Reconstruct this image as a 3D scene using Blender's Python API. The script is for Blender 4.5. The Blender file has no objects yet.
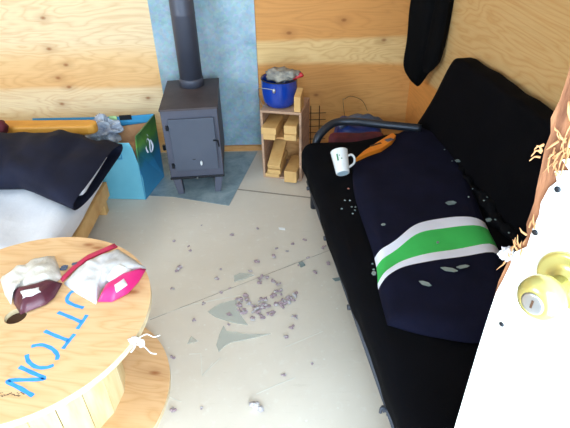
import bpy, bmesh, math, random, json
from mathutils import Vector, Matrix, noise
PI=math.pi
sc=bpy.context.scene
C=sc.collection
# ---------------- camera ----------------
cd=bpy.data.cameras.new('camera'); cam=bpy.data.objects.new('camera',cd); C.objects.link(cam); sc.camera=cam
cd.sensor_width=36; cd.lens=36*494/570; cd.clip_start=.02
th=.6; ro=-.0262
f=Vector((0,math.cos(th),-math.sin(th))); r0=Vector((1,0,0)); u0=Vector((0,math.sin(th),math.cos(th)))
r=r0*math.cos(ro)+u0*math.sin(ro); u=-r0*math.sin(ro)+u0*math.cos(ro)
m=Matrix((r,u,-f)).transposed().to_4x4(); m.translation=(0,0,1.5); cam.matrix_world=m
# ---------------- world, lights, exposure ----------------
w=bpy.data.worlds.new('world'); sc.world=w; w.use_nodes=True
bg=w.node_tree.nodes['Background']; bg.inputs[0].default_value=(.80,.90,1,1); bg.inputs[1].default_value=1.0
def area(name,loc,target,sx,sy,power,col,spread=PI):
    l=bpy.data.lights.new(name,'AREA'); l.shape='RECTANGLE'; l.size=sx; l.size_y=sy; l.energy=power; l.color=col; l.spread=spread
    o=bpy.data.objects.new(name,l); C.objects.link(o); o.location=loc
    o.rotation_euler=(Vector(target)-Vector(loc)).to_track_quat('-Z','Y').to_euler(); return o
area('doorway_daylight',(.22,-.32,1.1),(.1,3,.7),.85,1.8,46,(.65,.85,1))
area('window_daylight',(-2.55,-.12,1.45),(-1.0,2.9,.5),.9,.9,46,(.66,.85,1))
sc.view_settings.view_transform='Standard'; sc.view_settings.look='None'; sc.view_settings.gamma=1
sc.view_settings.use_curve_mapping=False; sc.view_settings.exposure=0.6
random.seed(7)
# ---------------- materials ----------------
def lin(c): return tuple(((x/255)/12.92 if x/255<=.04045 else ((x/255+.055)/1.055)**2.4) for x in c)+(1,)
class NT:
    def __init__(s,name):
        s.m=bpy.data.materials.new(name); s.m.use_nodes=True; s.t=s.m.node_tree; s.b=s.t.nodes['Principled BSDF']
    def n(s,ty,**k):
        x=s.t.nodes.new(ty)
        for a,v in k.items(): setattr(x,a,v)
        return x
    def l(s,a,b): s.t.links.new(a,b)
    def coord(s,scale=(1,1,1),loc=(0,0,0),rot=(0,0,0),kind='Object'):
        c=s.n('ShaderNodeTexCoord'); mp=s.n('ShaderNodeMapping'); mp.inputs['Scale'].default_value=scale; mp.inputs['Location'].default_value=loc; mp.inputs['Rotation'].default_value=rot
        s.l(c.outputs[kind],mp.inputs[0]); return mp.outputs[0]
    def noise(s,v,scale,detail=4,rough=.55,dist=0):
        x=s.n('ShaderNodeTexNoise'); x.inputs['Scale'].default_value=scale; x.inputs['Detail'].default_value=detail; x.inputs['Roughness'].default_value=rough; x.inputs['Distortion'].default_value=dist
        s.l(v,x.inputs['Vector']); return x.outputs['Fac']
    def ramp(s,fac,stops,interp='LINEAR'):
        x=s.n('ShaderNodeValToRGB'); x.color_ramp.interpolation=interp; e=x.color_ramp.elements
        while len(e)<len(stops): e.new(.5)
        for i,(p,c) in enumerate(stops): e[i].position=p; e[i].color=c if len(c)==4 else tuple(c)+(1,)
        s.l(fac,x.inputs[0]); return x.outputs[0]
    def math(s,op,a,b=0,c=None):
        x=s.n('ShaderNodeMath',operation=op)
        for i,v in enumerate((a,b) if c is None else (a,b,c)):
            if isinstance(v,(int,float)): x.inputs[i].default_value=v
            else: s.l(v,x.inputs[i])
        return x.outputs[0]
    def mix(s,fac,a,b,mode='MIX'):
        x=s.n('ShaderNodeMix',data_type='RGBA',blend_type=mode)
        for i,v in ((0,fac),(6,a),(7,b)):
            if isinstance(v,(int,float)): x.inputs[i].default_value=v
            elif isinstance(v,tuple): x.inputs[i].default_value=v
            else: s.l(v,x.inputs[i])
        return x.outputs[2]
    def bump(s,h,st=.3,dist=.01):
        x=s.n('ShaderNodeBump'); x.inputs['Strength'].default_value=st; x.inputs['Distance'].default_value=dist
        s.l(h,x.inputs['Height']); s.l(x.outputs[0],s.b.inputs['Normal'])
    def col(s,c): s.l(c,s.b.inputs['Base Color'])
def mat(name,c,rough=.6,metal=0,c2=None,ns=8,bump=0,bs=60,spec=None,alpha=None,trans=0,sheen=0,bd=.004,scale=(1,1,1)):
    t=NT(name); v=t.coord(scale)
    c=lin(c); c2=lin(c2) if c2 else tuple(x*.8 for x in c[:3])+(1,)
    t.col(t.ramp(t.noise(v,ns),[(.3,c),(.7,c2)]))
    t.b.inputs['Roughness'].default_value=rough; t.b.inputs['Metallic'].default_value=metal
    if spec is not None: t.b.inputs['Specular IOR Level'].default_value=spec
    if alpha: t.b.inputs['Alpha'].default_value=alpha
    if trans: t.b.inputs['Transmission Weight'].default_value=trans
    if sheen: t.b.inputs['Sheen Weight'].default_value=sheen
    if bump: t.bump(t.noise(v,bs,5),bump,bd)
    return t.m
def plywood(name,axis,zstops,seed=0,gain=1.0,rot=(0,0,0),ring=.42,knots=()):
    """axis: 'x' or 'y' horizontal direction of the grain, zstops: veneer strips by height"""
    t=NT(name)
    v=t.coord(loc=(seed,seed*1.7,seed*.3),rot=rot)
    base=t.coord(rot=rot)
    sep=t.n('ShaderNodeSeparateXYZ'); t.l(base,sep.inputs[0])
    mp=t.n('ShaderNodeMapping'); t.l(v,mp.inputs[0])
    mp.inputs['Scale'].default_value=(.8,.8,3.6) if axis!='flat' else (.8,3.6,1)
    big=t.noise(mp.outputs[0],1.5,3,.5,.5)
    rings=t.math('PINGPONG',t.math('MULTIPLY',big,17),.5)
    rings=t.math('POWER',t.math('MULTIPLY',rings,2),2.2)
    mp2=t.n('ShaderNodeMapping'); t.l(v,mp2.inputs[0]); mp2.inputs['Scale'].default_value=(2,2,60) if axis!='flat' else (2,60,1)
    fine=t.noise(mp2.outputs[0],3,3,.6)
    h=sep.outputs[2] if axis!='flat' else sep.outputs[1]
    wob=t.math('ADD',h,t.math('MULTIPLY',t.math('SUBTRACT',big,.5),.06))
    strip=t.ramp(t.math('DIVIDE',wob,2.0),[(p/2.0,lin(c)) for p,c in zstops],'LINEAR')
    c=t.mix(t.math('MULTIPLY',rings,ring),strip,lin((196,132,70)))
    c=t.mix(t.math('MULTIPLY',t.math('GREATER_THAN',fine,.56),.10),c,lin((170,110,60)))
    # knots
    vo=t.n('ShaderNodeTexVoronoi'); mp3=t.n('ShaderNodeMapping'); t.l(v,mp3.inputs[0]); mp3.inputs['Scale'].default_value=(2.2,2.2,3.6) if axis!='flat' else (2.2,3.6,1)
    t.l(mp3.outputs[0],vo.inputs['Vector']); vo.inputs['Scale'].default_value=1.0
    kn=t.ramp(vo.outputs['Distance'],[(0,(1,1,1)),(.03,(.7,.7,.7)),(.06,(0,0,0))])
    c=t.mix(kn,c,lin((150,88,44)))
    for kp in knots:
        vm=t.n('ShaderNodeVectorMath',operation='SUBTRACT'); t.l(base,vm.inputs[0]); vm.inputs[1].default_value=kp
        vs=t.n('ShaderNodeVectorMath',operation='MULTIPLY'); t.l(vm.outputs[0],vs.inputs[0]); vs.inputs[1].default_value=(.6,0,1) if axis!='flat' else (.45,1,0)
        vl=t.n('ShaderNodeVectorMath',operation='LENGTH'); t.l(vs.outputs[0],vl.inputs[0])
        c=t.mix(t.ramp(vl.outputs['Value'],[(0,(.9,.9,.9)),(.006,(.7,.7,.7)),(.012,(.25,.25,.25)),(.04,(0,0,0))]),c,lin((150,86,44)))
    t.col(c); t.b.inputs['Roughness'].default_value=.55; t.b.inputs['Specular IOR Level'].default_value=.25
    return t.m
TK=[(.10,.33,0),(-.14,-.10,0),(.06,.345,0),(.31,.12,0),(.02,-.29,0)]
KL=[(-1.343, 2.96, 0.865), (-1.359, 2.96, 0.692), (-1.286, 2.96, 0.596), (-1.355, 2.96, 0.518), (-1.377, 2.96, 0.353), (-0.834, 2.96, 0.377), (-1.304, 2.96, 0.46)]
KR=[(0.367, 2.96, 0.811), (0.051, 2.96, 0.747), (0.607, 2.96, 0.693), (0.213, 2.96, 0.368)]
OR=(222,158,92); PA=(236,200,142); MD=(228,176,112)
M={}
M['ply_backL']=plywood('plywood_pale','x',[(0,PA),(.10,(222,168,104)),(.20,PA),(.33,(242,220,182)),(.44,(240,214,174)),(.47,(232,184,128)),(.62,(238,198,146)),(.72,(240,214,176)),(1.4,(240,214,170)),(2,OR)],0,ring=.27,knots=KL)
M['ply_backR']=plywood('plywood_orange','x',[(0,OR),(.18,(226,168,100)),(.28,(228,172,106)),(.545,OR),(.575,PA),(.69,PA),(.72,OR),(1.2,OR),(1.25,PA),(2,OR)],3.1,ring=.36,knots=KR)
M['ply_right']=plywood('plywood_side','y',[(0,OR),(.40,(222,150,80)),(.50,(222,150,80)),(.53,(218,180,126)),(1.6,(214,174,118)),(2,MD)],5.3)
M['ply_front']=plywood('plywood_front','x',[(0,PA),(2,PA)],9)
M['ply_table']=plywood('plywood_table','flat',[(0,(226,184,138)),(.6,(230,190,144)),(.9,(222,174,124)),(1.2,(230,192,148)),(2,(226,184,138))],2.2,rot=(0,0,.12),ring=.34,knots=TK)
M['ply_edge']=mat('plywood_edge',(238,222,190),.7,c2=(214,186,140),ns=30,scale=(1,1,8))
M['pine']=mat('pine',(222,182,122),.6,c2=(196,146,84),ns=9,scale=(1,1,1),bump=.1)
M['pine_cut']=mat('pine_cut',(220,166,108),.65,c2=(190,134,74),ns=14,scale=(1,3,6),bump=.15)
M['pine_white']=mat('pine_pale',(244,226,184),.6,c2=(228,200,140),ns=7,scale=(4,4,.6))
M['crate']=mat('crate_wood',(196,160,132),.8,c2=(164,130,110),ns=16,scale=(1,1,4),bump=.2)
# floor
t=NT('painted_floor'); v=t.coord()
a=t.noise(v,1.3,5,.6); b=t.noise(v,26,6,.7); g=t.noise(t.coord((1,6,1),rot=(0,0,.5)),9,5,.7)
c=t.ramp(a,[(.3,lin((206,195,181))),(.7,lin((219,209,197)))])
c=t.mix(t.ramp(b,[(.56,(0,0,0)),(.72,(.4,.4,.4))]),c,lin((226,224,216)))
c=t.mix(t.ramp(g,[(.60,(0,0,0)),(.75,(.3,.3,.3))]),c,lin((168,158,140)))
vo=t.n('ShaderNodeTexVoronoi'); t.l(v,vo.inputs['Vector']); vo.inputs['Scale'].default_value=16
c=t.mix(t.ramp(vo.outputs['Distance'],[(.0,(.9,.9,.9)),(.05,(.5,.5,.5)),(.09,(0,0,0))]),c,lin((228,226,218)))
t.col(c); t.b.inputs['Roughness'].default_value=.42; t.bump(b,.12,.003); M['floor']=t.m
M['seam']=mat('floor_seam',(134,122,112),.8,c2=(160,150,138),ns=20)
M['scratch']=mat('floor_scratch',(226,224,216),.6,c2=(205,202,192),ns=30)
M['white_paint']=mat('white_paint',(232,232,230),.5,c2=(224,222,218),ns=5)
# galvanised metal
t=NT('galvanised_steel'); v=t.coord()
c=t.ramp(t.noise(v,5,8,.65,.4),[(.25,lin((122,150,166))),(.5,lin((150,176,192))),(.75,lin((178,200,212)))])
vo=t.n('ShaderNodeTexVoronoi'); t.l(t.coord(),vo.inputs['Vector']); vo.inputs['Scale'].default_value=55
c=t.mix(.18,c,vo.outputs['Color'],'SOFT_LIGHT')
t.col(c); t.b.inputs['Metallic'].default_value=.35; t.b.inputs['Roughness'].default_value=.5; M['galv']=t.m
t=NT('galvanised_plate'); v=t.coord()
c=t.ramp(t.noise(v,7,8,.7,.6),[(.25,lin((104,126,138))),(.5,lin((148,168,178))),(.75,lin((186,200,206)))])
t.col(c); t.b.inputs['Metallic'].default_value=.3; t.b.inputs['Roughness'].default_value=.5; M['plate']=t.m
M['stove']=mat('stove_steel',(86,88,104),.55,.25,c2=(76,78,94),ns=6)
M['stove_top']=mat('stove_top',(82,72,76),.6,.2,c2=(66,58,62),ns=9)
M['stove_door']=mat('stove_door',(84,90,106),.5,.25,c2=(76,82,98),ns=5)
M['pipe']=mat('stove_pipe',(86,90,106),.5,.3,c2=(74,78,94),ns=4,scale=(1,1,.3))
M['dark_metal']=mat('dark_metal',(34,36,44),.4,.5,c2=(26,28,34))
M['grey_tube']=mat('grey_tube',(52,58,70),.35,.5,c2=(42,46,56))
M['rail']=mat('rail_grey',(64,68,80),.5,.3,c2=(52,56,66))
M['steel']=mat('steel',(190,190,192),.3,.9,c2=(160,160,165))
M['rust']=mat('rusty_wire',(60,42,40),.7,.4,c2=(84,52,40),ns=40)
M['black_cloth']=mat('black_fabric',(10,10,15),.95,c2=(7,7,11),ns=12,bump=.25,bs=260,sheen=0,spec=.08)
M['navy_cloth']=mat('navy_fabric',(20,21,42),.9,c2=(15,16,33),ns=9,bump=.25,bs=300,spec=.1)
M['crease_cloth']=mat('crumpled_dark_fabric',(10,11,16),.9,c2=(6,6,10),ns=30,bump=.4,bs=60,spec=.12)
M['jacket']=mat('jacket_black',(11,11,14),.9,c2=(7,7,9),ns=9,bump=.3,bs=200,spec=.1)
M['green_cloth']=mat('green_fabric',(60,190,90),.85,c2=(52,172,80),ns=6,bump=.2,bs=300)
M['white_cloth']=mat('white_fabric',(232,234,250),.85,c2=(222,224,242),ns=8,bump=.15,bs=200)
M['pillow']=mat('pillowcase_navy',(24,28,50),.8,c2=(16,19,38),ns=7,bump=.3,bs=160,spec=.25)
M['sheet']=mat('white_sheet',(226,226,234),.8,c2=(212,214,226),ns=5,bump=.2,bs=14,bd=.02)
M['enamel']=mat('blue_enamel',(22,66,168),.16,c2=(16,54,150),ns=3,spec=.7)
M['rag']=mat('grey_rag',(176,170,158),.9,c2=(118,116,116),ns=30,bump=.4,bs=90)
M['red']=mat('red_plastic',(200,40,48),.4,c2=(180,30,40))
M['darkred']=mat('dark_red_fabric',(110,30,44),.8,c2=(60,18,28),ns=10)
M['bluebag']=mat('blue_plastic',(30,58,130),.35,c2=(22,40,96),ns=12,bump=.3,bs=18,bd=.02)
M['greybag']=mat('grey_plastic',(84,96,120),.45,c2=(56,66,90),ns=16)
M['orange']=mat('orange_plastic',(232,138,40),.5,c2=(214,116,26),ns=8)
M['yellow']=mat('ochre_board',(226,160,66),.55,c2=(204,138,46),ns=5,scale=(1,4,4))
M['mug']=mat('white_ceramic',(222,224,228),.25,c2=(214,218,224),ns=3,spec=.6)
M['mug_base_shade']=mat('shaded_ceramic',(186,208,222),.3,c2=(176,200,216),ns=3)  # base of the white mug, bluish shade put into its colour
M['logo_green']=mat('green_print',(60,130,90),.5)
M['blue_ink']=mat('blue_marker',(44,140,226),.6,c2=(60,160,240),ns=40)
M['black_ink']=mat('black_marker',(70,56,44),.8,c2=(110,90,68),ns=60)
M['red_gap']=mat('red_brown_gap',(120,40,30),.8)
M['silver']=mat('silver_foil',(240,240,244),.38,.15,c2=(190,188,192),ns=18,bump=.35,bs=34,bd=.006)
M['silver2']=mat('beige_silver_foil',(240,236,230),.45,.1,c2=(196,188,178),ns=14,bump=.5,bs=36,bd=.01)
M['maroon']=mat('maroon_foil',(104,50,66),.35,.1,c2=(80,34,50),ns=14,bump=.3,bs=30,bd=.01)
M['pink']=mat('hot_pink_print',(226,52,130),.4,c2=(214,40,116),ns=10)
M['crimson']=mat('crimson_strip',(206,44,92),.45,c2=(190,34,80))
M['label']=mat('white_label',(240,240,240),.5,c2=(230,230,232))
M['cyan']=mat('cyan_card',(128,200,220),.55,c2=(96,172,198),ns=3)
M['bluecard']=mat('blue_card',(44,132,184),.55,c2=(60,146,190),ns=5)
M['lime']=mat('lime_print',(176,214,150),.6)
M['brown_card']=mat('brown_cardboard',(172,128,92),.85,c2=(150,106,74),ns=8)
t=NT('printed_card_green_blue'); v=t.coord(); sep=t.n('ShaderNodeSeparateXYZ'); t.l(v,sep.inputs[0])
g=t.math('ADD',sep.outputs[2],t.math('MULTIPLY',t.math('SUBTRACT',t.noise(v,9,4),.5),.16))
c=t.ramp(g,[(.0,lin((60,140,184))),(.18,lin((40,116,164))),(.26,lin((40,100,96))),(.33,lin((90,140,60))),(.42,lin((50,92,52)))])
t.col(c); t.b.inputs['Roughness'].default_value=.45; M['printcard']=t.m
M['bag_clear']=mat('crumpled_clear_plastic',(196,204,220),.25,c2=(150,160,184),ns=22,bump=.6,bs=30,bd=.02,alpha=.85)
M['glass']=mat('dusty_glass',(212,214,206),.12,c2=(204,208,200),ns=6,alpha=.4,spec=.8)
M['glass_chip']=mat('glass_chip',(160,178,180),.15,c2=(120,140,142),alpha=.7,spec=.9)
M['crumb']=mat('mauve_crumb',(178,160,166),.7,c2=(134,108,118),ns=70)
M['crumb_pale']=mat('pale_crumb',(196,192,192),.7,c2=(160,150,156),ns=70)
M['wax']=mat('white_wax',(246,246,244),.5,c2=(238,238,236))
M['brass']=mat('brass',(196,186,118),.25,.65,c2=(180,168,96),ns=4)
M['doorwood']=mat('splintered_wood',(168,112,76),.8,c2=(104,60,36),ns=26,scale=(3,3,.5),bump=.6,bs=50)
M['splinter']=mat('pale_splinter',(196,146,98),.8,c2=(160,106,64),ns=20,bump=.4)
M['hole']=mat('dark_brown',(84,52,26),.9,c2=(60,36,18))
M['smudge_shadow']=mat('smudge_shadow',(190,170,150),.8,c2=(214,204,194),ns=40)  # also paints the latch shadow on the door face
M['pink_chip']=mat('pinkish_chip',(214,140,120),.5)
# ---------------- helpers ----------------
def tag(o,label,cat,group=None,kind=None):
    if label: o['label']=label
    if cat: o['category']=cat
    if group: o['group']=group
    if kind: o['kind']=kind
    return o
def obj(name,bm,m,parent=None,smooth=False,bev=0,sub=0):
    bmesh.ops.recalc_face_normals(bm,faces=bm.faces[:])
    me=bpy.data.meshes.new(name); bm.to_mesh(me); bm.free()
    ms=m if isinstance(m,(list,tuple)) else [m]
    for x in ms: me.materials.append(M[x])
    if smooth:
        for p in me.polygons: p.use_smooth=True
    o=bpy.data.objects.new(name,me); C.objects.link(o)
    if parent: o.parent=parent
    if bev:
        b=o.modifiers.new('bevel','BEVEL'); b.width=bev; b.segments=2; b.limit_method='ANGLE'
    if sub:
        b=o.modifiers.new('sub','SUBSURF'); b.levels=sub; b.render_levels=sub
    return o
def empty(name,loc,rz=0,label=None,cat=None,group=None,kind=None):
    o=bpy.data.objects.new(name,None); o.empty_display_size=.05; C.objects.link(o); o.location=loc; o.rotation_euler=(0,0,rz); return tag(o,label,cat,group,kind)
def box(bm,x0,x1,y0,y1,z0,z1,mi=0,mx=None):
    P=[Vector((x,y,z)) for z in(z0,z1) for x,y in((x0,y0),(x1,y0),(x1,y1),(x0,y1))]
    if mx: P=[mx@p for p in P]
    V=[bm.verts.new(p) for p in P]
    for q in((0,3,2,1),(4,5,6,7),(0,1,5,4),(1,2,6,5),(2,3,7,6),(3,0,4,7)):
        f_=bm.faces.new([V[i] for i in q]); f_.material_index=mi
    return bm
def B(*a,**k): return box(bmesh.new(),*a,**k)
def hexa(bm,P,mi=0):
    V=[bm.verts.new(p) for p in P]
    for q in((0,3,2,1),(4,5,6,7),(0,1,5,4),(1,2,6,5),(2,3,7,6),(3,0,4,7)):
        bm.faces.new([V[i] for i in q]).material_index=mi
    return bm
def slab(bm,poly,d,mi=0):
    """poly: 3D points in order, extruded by vector d"""
    n=len(poly); a=[bm.verts.new(Vector(p)) for p in poly]; b=[bm.verts.new(Vector(p)+Vector(d)) for p in poly]
    bm.faces.new(a).material_index=mi; bm.faces.new(b[::-1]).material_index=mi
    for i in range(n): bm.faces.new((a[i],a[(i+1)%n],b[(i+1)%n],b[i])).material_index=mi
    return bm
def spline(P,n=8):
    P=[Vector(p) for p in P]
    if len(P)<3: return [P[0].lerp(P[-1],i/n) for i in range(n+1)]
    out=[]
    for i in range(len(P)-1):
        p0=P[max(i-1,0)];p1=P[i];p2=P[i+1];p3=P[min(i+2,len(P)-1)]
        for k in range(n):
            t=k/n; out.append(.5*((2*p1)+(p2-p0)*t+(2*p0-5*p1+4*p2-p3)*t*t+(3*p1-p0-3*p2+p3)*t**3))
    out.append(P[-1]); return out
def tube(bm,P,r,seg=10,caps=True,flat=1,mi=0):
    """tube along points; r number or list; flat squashes in z"""
    n=len(P); P=[Vector(p) for p in P]; R=r if isinstance(r,list) else [r]*n; rings=[]; up=None
    for i,p in enumerate(P):
        t=(P[min(i+1,n-1)]-P[max(i-1,0)]).normalized()
        if up is None:
            a=Vector((0,0,1)) if abs(t.z)<.9 else Vector((1,0,0)); up=(a-t*a.dot(t)).normalized()
        else: up=(up-t*up.dot(t)).normalized()
        s=t.cross(up)
        rings.append([bm.verts.new(p+(s*math.cos(2*PI*k/seg)+up*math.sin(2*PI*k/seg)*flat)*R[i]) for k in range(seg)])
    for i in range(n-1):
        for k in range(seg): bm.faces.new((rings[i][k],rings[i][(k+1)%seg],rings[i+1][(k+1)%seg],rings[i+1][k])).material_index=mi
    if caps: bm.faces.new(rings[0][::-1]).material_index=mi; bm.faces.new(rings[-1]).material_index=mi
    return bm
def lathe(bm,prof,seg=32,mx=None,mi=0):
    rings=[]
    for (rr,z) in prof:
        ring=[]
        for k in range(seg):
            p=Vector((max(rr,1e-4)*math.cos(2*PI*k/seg),max(rr,1e-4)*math.sin(2*PI*k/seg),z))
            ring.append(bm.verts.new(mx@p if mx else p))
        rings.append(ring)
    for i in range(len(rings)-1):
        for k in range(seg): bm.faces.new((rings[i][k],rings[i][(k+1)%seg],rings[i+1][(k+1)%seg],rings[i+1][k])).material_index=mi
    bm.faces.new(rings[0][::-1]).material_index=mi; bm.faces.new(rings[-1]).material_index=mi
    return bm
def axis_mx(o,d):
    q=Vector(d).normalized().to_track_quat('Z','Y').to_matrix().to_4x4(); q.translation=Vector(o); return q
def grid(bm,P,mi=0,mfun=None):
    """P[i][j] points"""
    V=[[bm.verts.new(p) for p in row] for row in P]
    for i in range(len(V)-1):
        for j in range(len(V[0])-1):
            f_=bm.faces.new((V[i][j],V[i][j+1],V[i+1][j+1],V[i+1][j])); f_.material_index=mfun(i,j) if mfun else mi
    return V
def nz(x,y,z=0,s=1): return noise.noise(Vector((x*s,y*s,z*s)))
def blob(bm,c,rad,seed=0,sq=(1,1,1),amp=.25,fs=2,lev=3,mi=0,flatz=None):
    g=bmesh.ops.create_icosphere(bm,subdivisions=lev,radius=1)
    for v in g['verts']:
        k=1+amp*noise.noise(v.co*fs+Vector((seed,seed*.7,0)))
        v.co=Vector((c[0]+v.co.x*rad*sq[0]*k,c[1]+v.co.y*rad*sq[1]*k,c[2]+v.co.z*rad*sq[2]*k))
        if flatz is not None and v.co.z<flatz: v.co.z=flatz
    fs_=set()
    for v in g['verts']: fs_.update(v.link_faces)
    for f_ in fs_: f_.material_index=mi
    return bm
def puff(bm,poly,z0,h,n=7,wr=.004,seed=0,mi=0,p=4.5):
    """pillow-like closed lump over an outline"""
    pts=[Vector((a,b,0)) for a,b in poly]
    dense=[]
    for i in range(len(pts)):
        a,b=pts[i],pts[(i+1)%len(pts)]
        for k in range(4): dense.append(a.lerp(b,k/4))
    c=sum(dense,Vector())/len(dense); N=len(dense)
    rings=[]
    for i in range(n):
        s=1-i/n; ring=[]
        for d in dense:
            q=c+(d-c)*s; hh=h*(1-s**p); hh+=wr*noise.noise(Vector((q.x*28+seed,q.y*28,0)))*min(1,i/2)*2
            ring.append(bm.verts.new((q.x,q.y,z0+max(hh,0.0006))))
        rings.append(ring)
    top=bm.verts.new((c.x,c.y,z0+h))
    low=[bm.verts.new((d.x,d.y,z0-.0012)) for d in dense]
    for k in range(N):
        for i in range(n-1): bm.faces.new((rings[i][k],rings[i][(k+1)%N],rings[i+1][(k+1)%N],rings[i+1][k])).material_index=mi
        bm.faces.new((rings[-1][k],rings[-1][(k+1)%N],top)).material_index=mi
        bm.faces.new((low[k],low[(k+1)%N],rings[0][(k+1)%N],rings[0][k])).material_index=mi
    bm.faces.new(low[::-1]).material_index=mi
    return bm
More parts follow.
